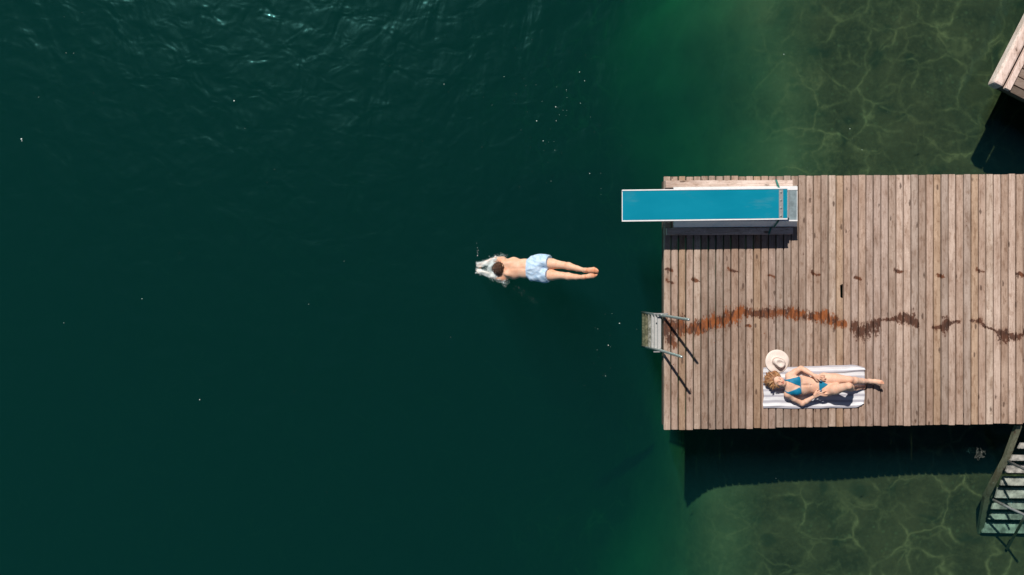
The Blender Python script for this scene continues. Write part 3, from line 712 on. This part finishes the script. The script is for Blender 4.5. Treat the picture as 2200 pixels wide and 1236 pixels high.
# left leg (upper in the picture): heel on the deck, toes up; right leg: knee up, foot flat
LK = D(1824, 816, .235); LA = D(1868, 819.3, .095)
s.chain([D(1772, 813.5, .095), D(1795, 814, .165), LK], [.086, .073, .050], .035)
s.chain([LK, D(1836, 817.5, .205), D(1852, 819, .145), LA], [.049, .051, .041, .028], .02)
s.cone(D(1826, 815.5, .262), D(1828, 815.6, .26), .026, .026, .03)
s.cone(LA, D(1870.5, 820, .042), .026, .027, .03)
s.chain([LA, D(1880, 819.8, .105), D(1890, 821.5, .140)], [.0245, .027, .030], .02, (1, 1.25, 1))
for i, (ty, l) in enumerate(((823.6, 8.0), (822.0, 7.6), (820.6, 6.8), (819.2, 5.6), (818.0, 4.2))):
    s.cone(D(1889.5, 821.6 + (ty - 821) * .9, .140), D(1890 + l, ty + .8, .166), .013, .0105 if i else .013, .008)
RK = D(1823, 829.5, .395); RA = D(1830, 835.0, .085)
s.chain([D(1772, 839, .100), D(1795, 836.5, .235), RK], [.088, .074, .050], .035)
s.chain([RK, D(1827, 832, .30), D(1829, 834, .19), RA], [.047, .048, .040, .030], .02)
s.cone(RA, D(1825, 837, .048), .030, .030, .02)
s.chain([RA, D(1840, 834.2, .060), D(1850, 832.8, .040)], [.031, .029, .024], .02, (1, 1.25, 1))
for i, (ty, l) in enumerate(((830.3, 8.5), (831.9, 8.2), (833.2, 7.4), (834.4, 6.2), (835.6, 4.8))):
    s.cone(D(1849.5, 832.8 + (ty - 833) * .9, .038), D(1850.5 + l, ty, .034), .012, .0095 if i else .012, .007)
s.g = np.maximum(s.g, (.6145 - s.grid()[..., 2]))           # rests on the towel
HCn = D(1669.5, 819, .125)
hq = head(s, HCn, (.90, -.43, .06), (.03, .22, .97))
body, V = put_sdf('body', s, skinF, we)
lip = (.80, .42, .42); items = [(hq(.0625, b, .086), .013, lip) for b in (-.012, 0, .012)]
for sd in (-1, 1):
    items += [(hq(.014, .031 * sd + b, .083), .0085, (.42, .32, .30)) for b in (-.012, 0, .012)]
    items += [(hq(-.014, .030 * sd + b, .088), .0085, (.50, .34, .26)) for b in (-.014, 0, .014)]
    items += [(hq(.036, .040 * sd, .075), .028, (1.0, .84, .82))]
items += [(hq(.043, 0, .10), .014, (1, .84, .80)), (LK + Vector((0, 0, .04)), .07, (1.0, .90, .86)), (D(1896, 821.5, .165), .05, (1, .85, .78)), (D(1857, 832, .04), .05, (1, .82, .74))]
set_attr(body, 'tint', tints(V, items), True)

# bikini: the skin grown by a few millimetres inside each piece's outline
def tri_sdf(X, Y, tri):
    d = np.full(X.shape, -9.0, np.float32); n = len(tri)
    area = sum(tri[i][0] * tri[(i + 1) % n][1] - tri[(i + 1) % n][0] * tri[i][1] for i in range(n)); sg = 1 if area > 0 else -1
    for i in range(n):
        ax, ay = tri[i]; bx, by = tri[(i + 1) % n]; l = math.hypot(bx - ax, by - ay)
        d = np.maximum(d, -sg * ((bx - ax) * (Y - ay) - (by - ay) * (X - ax)) / l)
    return d
def strip_sdf(X, Y, a, b, w):
    dx, dy = b[0] - a[0], b[1] - a[1]; t = np.clip(((X - a[0]) * dx + (Y - a[1]) * dy) / (dx * dx + dy * dy), 0, 1)
    return np.hypot(X - a[0] - t * dx, Y - a[1] - t * dy) - w
G = s.grid(); bodyg = s.g.copy()
def XY(px, py, h): p = D(px, py, h); return (p.x, p.y)
def cloth(shapes, zmin, grow=.0055):
    d = np.full(bodyg.shape, 9.0, np.float32)
    for sh_ in shapes: d = np.minimum(d, sh_)
    d = np.maximum(d, zmin - G[..., 2]); d = np.maximum(d, bodyg - grow); d = np.maximum(d, -(bodyg + .008)); return d
Xg, Yg = G[..., 0], G[..., 1]
top = [tri_sdf(Xg, Yg, [XY(1690.5, 818, .2), XY(1716.2, 809.5, .19), XY(1719.8, 829.5, .19), XY(1710, 826, .2)]),
       tri_sdf(Xg, Yg, [XY(1692, 845, .19), XY(1717.5, 833, .2), XY(1722, 846, .18), XY(1713, 850, .16), XY(1704, 849.5, .16)]),
       strip_sdf(Xg, Yg, XY(1718, 811, .19), XY(1721, 848, .19), .006),
       strip_sdf(Xg, Yg, XY(1691, 818.5, .2), XY(1684.5, 816, .18), .006), strip_sdf(Xg, Yg, XY(1695, 845.5, .18), XY(1683, 837, .16), .006)]
top[0] = top[0] - .004; top[1] = top[1] - .004
bik = mat_plain('blue_swim_fabric', (.004, .175, .31), .6, var=.12, scale=60, bump=.15, spec=.3)
s2_ = SDF.__new__(SDF); s2_.h = s.h; s2_.lo = s.lo; s2_.n = s.n; s2_.ax = s.ax; s2_.g = cloth(top, .70)
put_sdf('bikini_top', s2_, bik, we)
bot = [tri_sdf(Xg, Yg, [XY(1761.5, 817.5, .2), XY(1777.5, 826, .18), XY(1762, 838.5, .2), XY(1760.8, 828, .2)]) - .003,
       strip_sdf(Xg, Yg, XY(1761.5, 818, .2), XY(1763, 800, .15), .007), strip_sdf(Xg, Yg, XY(1762, 838, .2), XY(1765, 852, .15), .007)]
arm_clear = strip_sdf(Xg, Yg, XY(1763, 811, .2), XY(1772, 812, .2), .05)
s2_.g = cloth(bot, .66); 
# keep the fabric off the hands lying on it
hands = np.minimum(strip_sdf(Xg, Yg, XY(1750, 808, .2), XY(1771, 811.5, .2), .046), strip_sdf(Xg, Yg, XY(1750, 852, .2), XY(1771, 847, .2), .046))
s2_.g = np.maximum(s2_.g, -hands)
put_sdf('bikini_bottom', s2_, bik, we)

def mat_hair(name, tones, rough=.45):
    t = NT(name); isl = t.new('ShaderNodeNewGeometry').outputs['Random Per Island']
    cr = t.new('ShaderNodeValToRGB'); t.link(isl, cr.inputs[0]); els = cr.color_ramp.elements
    while len(els) < len(tones): els.new(.5)
    for i, c in enumerate(tones): els[i].position = i / (len(tones) - 1); els[i].color = (*c, 1)
    t.link(cr.outputs[0], t.b.inputs['Base Color']); t.b.inputs['Roughness'].default_value = rough; return t.m
m = MB(); d_, n2, r2 = frame((.90, -.43, .06), (.03, .22, .97))
hb_ = SDF((3.5, -1.75, .60), (4.2, -1.15, .95), .006)
hb_.ell(HCn - d_ * .045 - n2 * .022, [tuple(d_), tuple(r2), tuple(n2)], (.095, .092, .094), .02)
for a_, b_ in ((-.11, -.02), (-.09, .07), (-.05, -.10), (-.02, .11)): hb_.ell((HCn + d_ * a_ + r2 * b_ * .9).xy.to_3d() + Vector((0, 0, .645)), np.eye(3), (.05, .045, .028), .03)
hb_.g = np.maximum(hb_.g, -(lambda G_: (np.linalg.norm((G_ - np.array(hq(.03, 0, .06))) @ np.array([tuple(d_), tuple(r2), tuple(n2)]).T / np.array((.085, .066, .09)), axis=-1) - 1) * .06)(hb_.grid())).astype(np.float32)
hair_w = mat_hair('strawberry_blonde_hair', [(.13, .05, .02), (.36, .16, .065), (.46, .25, .11), (.22, .09, .035), (.58, .36, .19), (.30, .13, .05)])
put_sdf('hair_mass', hb_, mat_plain('hair_underlayer', (.24, .105, .045), .6, var=.5, scale=50, bump=.4), we)
for i in range(1300):
    # from the hairline and the crown out over the towel in loose waves, lock by lock
    lk = i // 16; rl = random.Random(lk * 31 + 5)
    th = rl.uniform(-1.0, 1.0) * 1.95 + random.gauss(0, .04); lay = min(1, max(0, rl.random() + random.gauss(0, .05)))
    root = HCn + n2 * (-.03 + .085 * lay) - d_ * (.022 + .075 * math.cos(th) * (1 - .35 * lay)) + r2 * (.074 * math.sin(th) * (1 - .25 * lay))
    out = (-d_ * (math.cos(th) + .25) + r2 * math.sin(th) * .9 + n2 * (.35 * lay - .2) + (r2 * math.cos(th) + d_ * math.sin(th)) * rl.choice((-.7, .25, .8))).normalized()
    L = rl.uniform(.055, .105) * (1.1 if math.cos(th) > 0 else 1.0) * random.uniform(.85, 1.1)
    if th < -.9: L *= .7
    pts = [root]; dr = out.copy(); ph = rl.uniform(0, 6.28) + random.gauss(0, .12); tw_ = rl.uniform(.2, .8); bend = rl.uniform(-.3, .7)
    for k in range(8):
        sideways = Vector((-dr.y, dr.x, 0)); dr = (dr + sideways * (tw_ * .5 * math.sin(ph + k * 1.25) + bend * .4) + Vector((0, 0, -.12 + .06 * math.sin(ph * 2 + k * 1.6)))).normalized()
        q_ = pts[-1] + dr * L / 8; q_.z = max(q_.z, .620 + .02 * rl.random()); pts.append(q_)
    r0 = random.uniform(.0018, .0036); m.tube(pts, [r0 * .9, r0 * 1.1, r0 * 1.2, r0 * 1.2, r0 * 1.15, r0 * 1.1, r0, r0 * .8, r0 * .3], 4)
m.build('hair', hair_w, we, True)

# ---------------------------------------------------------------- the diver
skinM = mat_skin('tanned_skin', (.76, .48, .34), (.68, .36, .225), wet=True)
me_ = empty('person', P(1120, 577, .05), 'man in pale blue swim shorts diving headfirst into the green water, arms stretched ahead', 'person')
s = SDF((-.66, -.02, -.40), (1.46, .66, .95), .0055)
s.cone(P(1086, 577, .04), P(1104, 576.5, .085), .088, .098, .04, (1, 1.62, 1))
s.cone(P(1104, 576.5, .085), P(1128, 577, .14), .096, .086, .05, (1, 1.55, 1))
s.cone(P(1128, 577, .14), P(1140, 577, .17), .086, .09, .05, (1, 1.5, 1))
s.cone(P(1150, 577, .19), P(1162, 577.5, .215), .10, .098, .05, (1, 1.58, 1))
for py in (566, 589): s.ell(P(1156, py, .225), np.eye(3), (.09, .08, .075), .04)
for py, ex in ((560.5, 1079), (596, 1083)): s.cone(P(1090, 577, .07), P(ex, py, .015), .062, .060, .05)
for py in (566, 588): s.ell(P(1093, py, .138), np.eye(3), (.070, .045, .036), .03)     # shoulder blades
s.cone(P(1080, 577, .03), P(1090, 577, .07), .055, .062, .03)
s.cone(P(1092, 577, .200), P(1136, 577, .272), .016, .016, .030, sub=True)
   # furrow of the spine
A1 = [P(1079, 560, .015), P(1067, 558.5, -.015), P(1056, 561, -.045), P(1045, 565, -.06), P(1036.5, 568, -.07)]
A2 = [P(1083, 596.5, .015), P(1070, 595.5, -.015), P(1057, 592, -.045), P(1045, 588, -.06), P(1035.5, 584.6, -.07)]
s.chain(A1, [.056, .048, .040, .036, .025], .03); s.chain(A2, [.056, .048, .040, .036, .025], .03)
hand(s, A1[-1], P(1031, 569.5, -.075), [P(1025.5, 573.0, -.08), P(1024.2, 571.2, -.08), P(1024.8, 569.0, -.08), P(1026, 567, -.08)], P(1029.5, 574.5, -.08), (0, 0, 1), .034, .009, .002)
hand(s, A2[-1], P(1030.5, 583.0, -.075), [P(1025.5, 579.0, -.08), P(1023.8, 580.8, -.08), P(1024.2, 582.8, -.08), P(1025.5, 585, -.08)], P(1029.5, 578.5, -.08), (0, 0, 1), .034, .009, .002)
K1 = P(1211, 570, .42); K2 = P(1208, 592.3, .40)
s.chain([P(1166, 565, .215), P(1186, 567, .31), K1], [.092, .076, .053], .03)
s.chain([K1, P(1222, 572, .47), P(1240, 577, .545), P(1256.5, 581, .615)], [.051, .055, .041, .029], .015)
s.chain([P(1166, 590.5, .215), P(1186, 591.5, .30), K2], [.092, .076, .053], .03)
s.chain([K2, P(1221, 594, .445), P(1238, 595.5, .52), P(1252, 595.8, .585)], [.051, .055, .041, .029], .015)
# soles up, toes pointed
def foot(an, ball, heel_up, ty, tips):
    s.cone(an, an + (ball - an) * .06 + Vector((0, 0, heel_up)), .028, .032, .03)
    s.chain([an + Vector((0, 0, .01)), an.lerp(ball, .55), ball], [.0255, .029, .036], .02, (1, 1.25, 1))
    for i, t in enumerate(tips): s.cone(ball.lerp(t, .15) + Vector((0, (t.y - ball.y) * .75, 0)), t, .015, .0125, .006)
foot(P(1256.5, 581, .615), P(1276, 580.5, .70), .032, 0, [P(1284.5, 584.6, .725), P(1284.8, 582.6, .735), P(1284.0, 580.8, .735), P(1282.6, 579.3, .73), P(1280.8, 577.9, .72)])
foot(P(1253, 596, .585), P(1275, 591.5, .66), .032, 0, [P(1283, 586.2, .675), P(1283.2, 588.2, .685), P(1282.6, 590, .685), P(1281.4, 591.8, .68), P(1279.8, 593.4, .67)])
HM = P(1074.5, 577, .030)
hq = head(s, HM, (-.1, 0, -.99) if False else (-.62, 0, -.78), (-.78, 0, -.62) if False else (.0, 0, -1), True)
bodym, V = put_sdf('body', s, skinM, me_)
items = [(P(1262, 581, .68), .05, (1.0, .78, .66)), (P(1278, 581, .74), .07, (1.0, .74, .60)), (P(1258, 597, .66), .05, (1.0, .78, .66)), (P(1277, 590, .70), .07, (1.0, .74, .60)),
         (P(1084, 577, .11), .06, (1, .82, .72)), (P(1078, 558, .07), .07, (1, .84, .78)), (P(1080, 598, .07), .07, (1, .86, .8))]
set_attr(bodym, 'tint', tints(V, items), True)
# swim shorts: loose cloth over hips and thighs, open hems, creases
G = s.grid()
s3 = SDF.__new__(SDF); s3.h = s.h; s3.lo = s.lo; s3.n = s.n; s3.ax = s.ax; s3.g = np.full(s.g.shape, 1.0, np.float32)
s3.cone(P(1134, 577, .155), P(1142, 577, .18), .094, .108, .04, (1, 1.52, 1))
s3.cone(P(1146, 577, .19), P(1160, 577, .225), .118, .124, .05, (1, 1.50, 1))
s3.chain([P(1160, 564.5, .215), P(1170, 564.8, .25), P(1192, 566.5, .33)], [.126, .122, .106], .03)
s3.chain([P(1160, 590.5, .215), P(1170, 591, .25), P(1190, 592.3, .32)], [.120, .116, .100], .03)
s3.cone(P(1163, 578.3, .365), P(1186, 579, .40), .010, .040, .05, sub=True)
s3.cone(P(1148, 571, .36), P(1168, 577, .36), .008, .014, .02, sub=True); s3.cone(P(1150, 586, .355), P(1166, 580, .365), .008, .014, .02, sub=True)
sub = np.abs(s3.g) < .04; pts = G[sub]
wr = np.array([.018 * mnoise.noise(Vector((p[0] * 6 + p[1] * 5, p[1] * 9 - p[0] * 4, p[2] * 7))) + .014 * abs(mnoise.noise(Vector((p[0] * 12 + p[1] * 8, p[1] * 11 - p[0] * 5, p[2] * 8)))) for p in pts])
s3.g[sub] += wr.astype(np.float32)
ha = P(1180.5, 566, .29); hb = P(1178.5, 592, .29); wa = P(1133, 577, .15)
ax1 = np.array(((.86, 0, .5))); cutw = (G - np.array(wa)) @ np.array((-.95, 0, -.3))
hem = np.where(G[..., 1] > P(0, 578.5, .25).y, (G - np.array(ha)) @ ax1, (G - np.array(hb)) @ ax1)
s3.g = np.maximum(np.maximum(s3.g, cutw), hem).astype(np.float32)
s3.g = np.maximum(s3.g, -(s.g + .010))
def mat_shorts():
    t = NT('pale_blue_swim_fabric'); c = t.coord(); n = t.noise(c, 14, 5, .6, .8)
    col = t.mix(t.ramp(n, .40, .62, 0, .45), (.50, .63, .78), (.22, .42, .66))
    t.link(col, t.b.inputs['Base Color']); t.b.inputs['Roughness'].default_value = .55; t.bump(n, .5, .02); return t.m
shm = mat_shorts(); put_sdf('swim_shorts', s3, shm, me_)
# short dark wet hair in tufts
m = MB(); hd, hn, hr = frame((-.62, 0, -.78), (0, 0, -1)); hcen = HM - hd * .022 - hn * .012
cov = 0
while cov < 900:
    v = Vector((random.gauss(0, 1), random.gauss(0, 1), random.gauss(0, 1))).normalized()
    a, b, c_ = v.dot(hd), v.dot(hr), v.dot(hn)
    if c_ > .35 or a > .62 + .2 * random.random(): continue
    cov += 1
    on = hcen + hd * (a * .093) + hr * (b * .076) + hn * (c_ * .094)
    dr = (v * .25 - hd * .15 + Vector((-.75, 0, -.1)) + Vector((random.gauss(0, .35), random.gauss(0, .5), random.gauss(0, .2)))).normalized()
    L = random.uniform(.022, .045); m.tube([on - v * .006, on + v * .006 + dr * L * .3, on + dr * L * .7 + v * .007, on + dr * L + v * .001], [.006, .0065, .005, .001], 5)
m.build('hair', mat_hair('dark_brown_hair', [(.018, .009, .005), (.10, .042, .018), (.035, .016, .009), (.18, .080, .036)], .3), me_, True)

# ================================================================== splash and floating bits
def mat_foam():
    t = NT('splash_foam'); t.b.inputs['Base Color'].default_value = (.75, .86, .86, 1); t.b.inputs['Roughness'].default_value = .35
    c = t.coord(); n = t.noise(c, 22, 6, .75, .8); a = t.new('ShaderNodeAttribute', attribute_name='dense').outputs['Fac']
    al = t.ramp(t.math('ADD', n, t.math('MULTIPLY', t.math('SUBTRACT', a, .5), .7)), .42, .76, 0, .68)
    t.link(al, t.b.inputs['Alpha']); t.bump(n, .6, .02); return t.m
def seg_d(p, a, b):
    ab = b - a; t = max(0, min(1, (p - a).dot(ab) / ab.length_squared)); return (p - a - ab * t).length
lineA = [Vector((*a.xy, 0)) for a in A1] + [Vector((*P(1027, 569.5, 0).xy, 0))]; lineB = [Vector((*a.xy, 0)) for a in A2] + [Vector((*P(1027, 582, 0).xy, 0))]
hx = Vector((*P(1066, 577, 0).xy, 0))
step = .012; x0, x1 = P(1018, 0, 0).x, P(1092, 0, 0).x; y0, y1 = P(0, 612, 0).y, P(0, 545, 0).y
nx_ = int((x1 - x0) / step); ny_ = int((y1 - y0) / step); vs = []; de = []
for j in range(ny_ + 1):
    for i in range(nx_ + 1):
        p = Vector((x0 + i * step, y0 + j * step, 0))
        da = min(seg_d(p, lineA[k], lineA[k + 1]) for k in range(len(lineA) - 1)); dbb = min(seg_d(p, lineB[k], lineB[k + 1]) for k in range(len(lineB) - 1))
        dn = max(0, 1 - min(da, dbb) / .085); ring_ = math.exp(-((abs((p - hx).length - .10)) / .055) ** 2) * (p.x < hx.x + .14)
        ed = min(1, 6 * min(i, nx_ - i, j, ny_ - j) / 30)
        between = .38 if (p.x < hx.x + .02 and p.x > P(1032, 0, 0).x and abs(p.y - hx.y) < .10 + .10 * (p.x - P(1032, 0, 0).x)) else 0; dn = min(1, max(dn * 1.15, ring_ * .9, between)); nz = mnoise.noise(p * 14)
        vs.append(Vector((p.x, p.y, .006 + .030 * dn * (.6 + nz)))); de.append(min(dn, ed) if dn > .02 else -.5)
fs = [(j * (nx_ + 1) + i, j * (nx_ + 1) + i + 1, (j + 1) * (nx_ + 1) + i + 1, (j + 1) * (nx_ + 1) + i) for j in range(ny_) for i in range(nx_)
      if max(de[j * (nx_ + 1) + i], de[j * (nx_ + 1) + i + 1], de[(j + 1) * (nx_ + 1) + i], de[(j + 1) * (nx_ + 1) + i + 1]) > 0]
fo = put('splash', vs, fs, mat_foam(), smooth=True); set_attr(fo, 'dense', de); tag(fo, 'thin white water film and foam over the diver\'s arms', 'splash', kind='stuff')
drop = NT('water_drops'); drop.b.inputs['Base Color'].default_value = (.80, .90, .90, 1); drop.b.inputs['Roughness'].default_value = .15
m = MB()
def dr_(px, py, n, sx_, sy_, zlo, zhi, r0, r1):
    for _ in range(n):
        m.ball(P(random.gauss(px, sx_), random.gauss(py, sy_), random.uniform(zlo, zhi)), random.uniform(r0, r1) * random.random() ** .5, 1, (1, random.uniform(.6, 1.2), .8))
dr_(1068, 553, 130, 8, 3, .0, .12, .002, .006); dr_(1078, 549, 40, 6, 1.5, .02, .16, .002, .005); dr_(1083, 606, 120, 5, 4, 0, .10, .002, .007); dr_(1070, 602, 110, 8, 3, 0, .08, .002, .005)
dr_(1064, 577, 220, 3.5, 10, .02, .12, .002, .006); dr_(1040, 576, 70, 9, 9, .0, .04, .0015, .004); dr_(1026, 540, 8, 2, 10, 0, .1, .003, .006); dr_(1026, 549.5, 1, .1, .1, .05, .06, .011, .012); dr_(1064, 550.5, 3, .8, .8, .05, .1, .010, .013)
for k in range(45): t = random.random(); dr_(1090 + 62 * t, 604 + 45 * t, 1, 4, 4, 0, .02, .001, .0028)
tag(m.build('water_drops', drop.m, smooth=True), 'spray of tiny water drops thrown up round the diver\'s head and shoulders', 'spray', kind='stuff')
m = MB()
def fl(px, py, r): m.ball(P(px, py, .003), r, 1, (1, random.uniform(.6, 1), .4))
for (px, py, r) in ((503, 217, .02), (46, 299, .024), (47, 303, .014), (83, 209, .007), (429, 859, .014), (305, 642, .012), (663, 654, .008), (137, 694, .009), (954, 181, .013), (1153, 260, .015), (1194, 230, .016), (1167, 303, .014), (1267, 373, .012), (1331, 695, .018), (1307, 742, .014), (1301, 808, .009), (1245, 155, .012), (1256, 174, .012), (1217, 193, .009), (968, 725, .007), (1826, 277, .014), (1852, 322, .011), (1684, 117, .012), (158, 115, .009), (142, 114, .008), (1083, 165, .008), (1247, 222, .010), (1195, 260, .010), (1192, 323, .009)): fl(px, py, r * .6)
for _ in range(55): fl(random.gauss(1190, 65), random.gauss(250, 85), random.uniform(.001, .0035))
for _ in range(18): fl(random.gauss(1300, 35), random.gauss(770, 50), random.uniform(.001, .0035))
for _ in range(70): fl(random.uniform(20, 2180), random.uniform(10, 1220), random.uniform(.001, .003))
tag(m.build('floating_specks', mat_plain('pale_speck', (.55, .66, .62), .6)), 'pale specks of pollen and bubbles floating on the water', 'specks', kind='stuff')
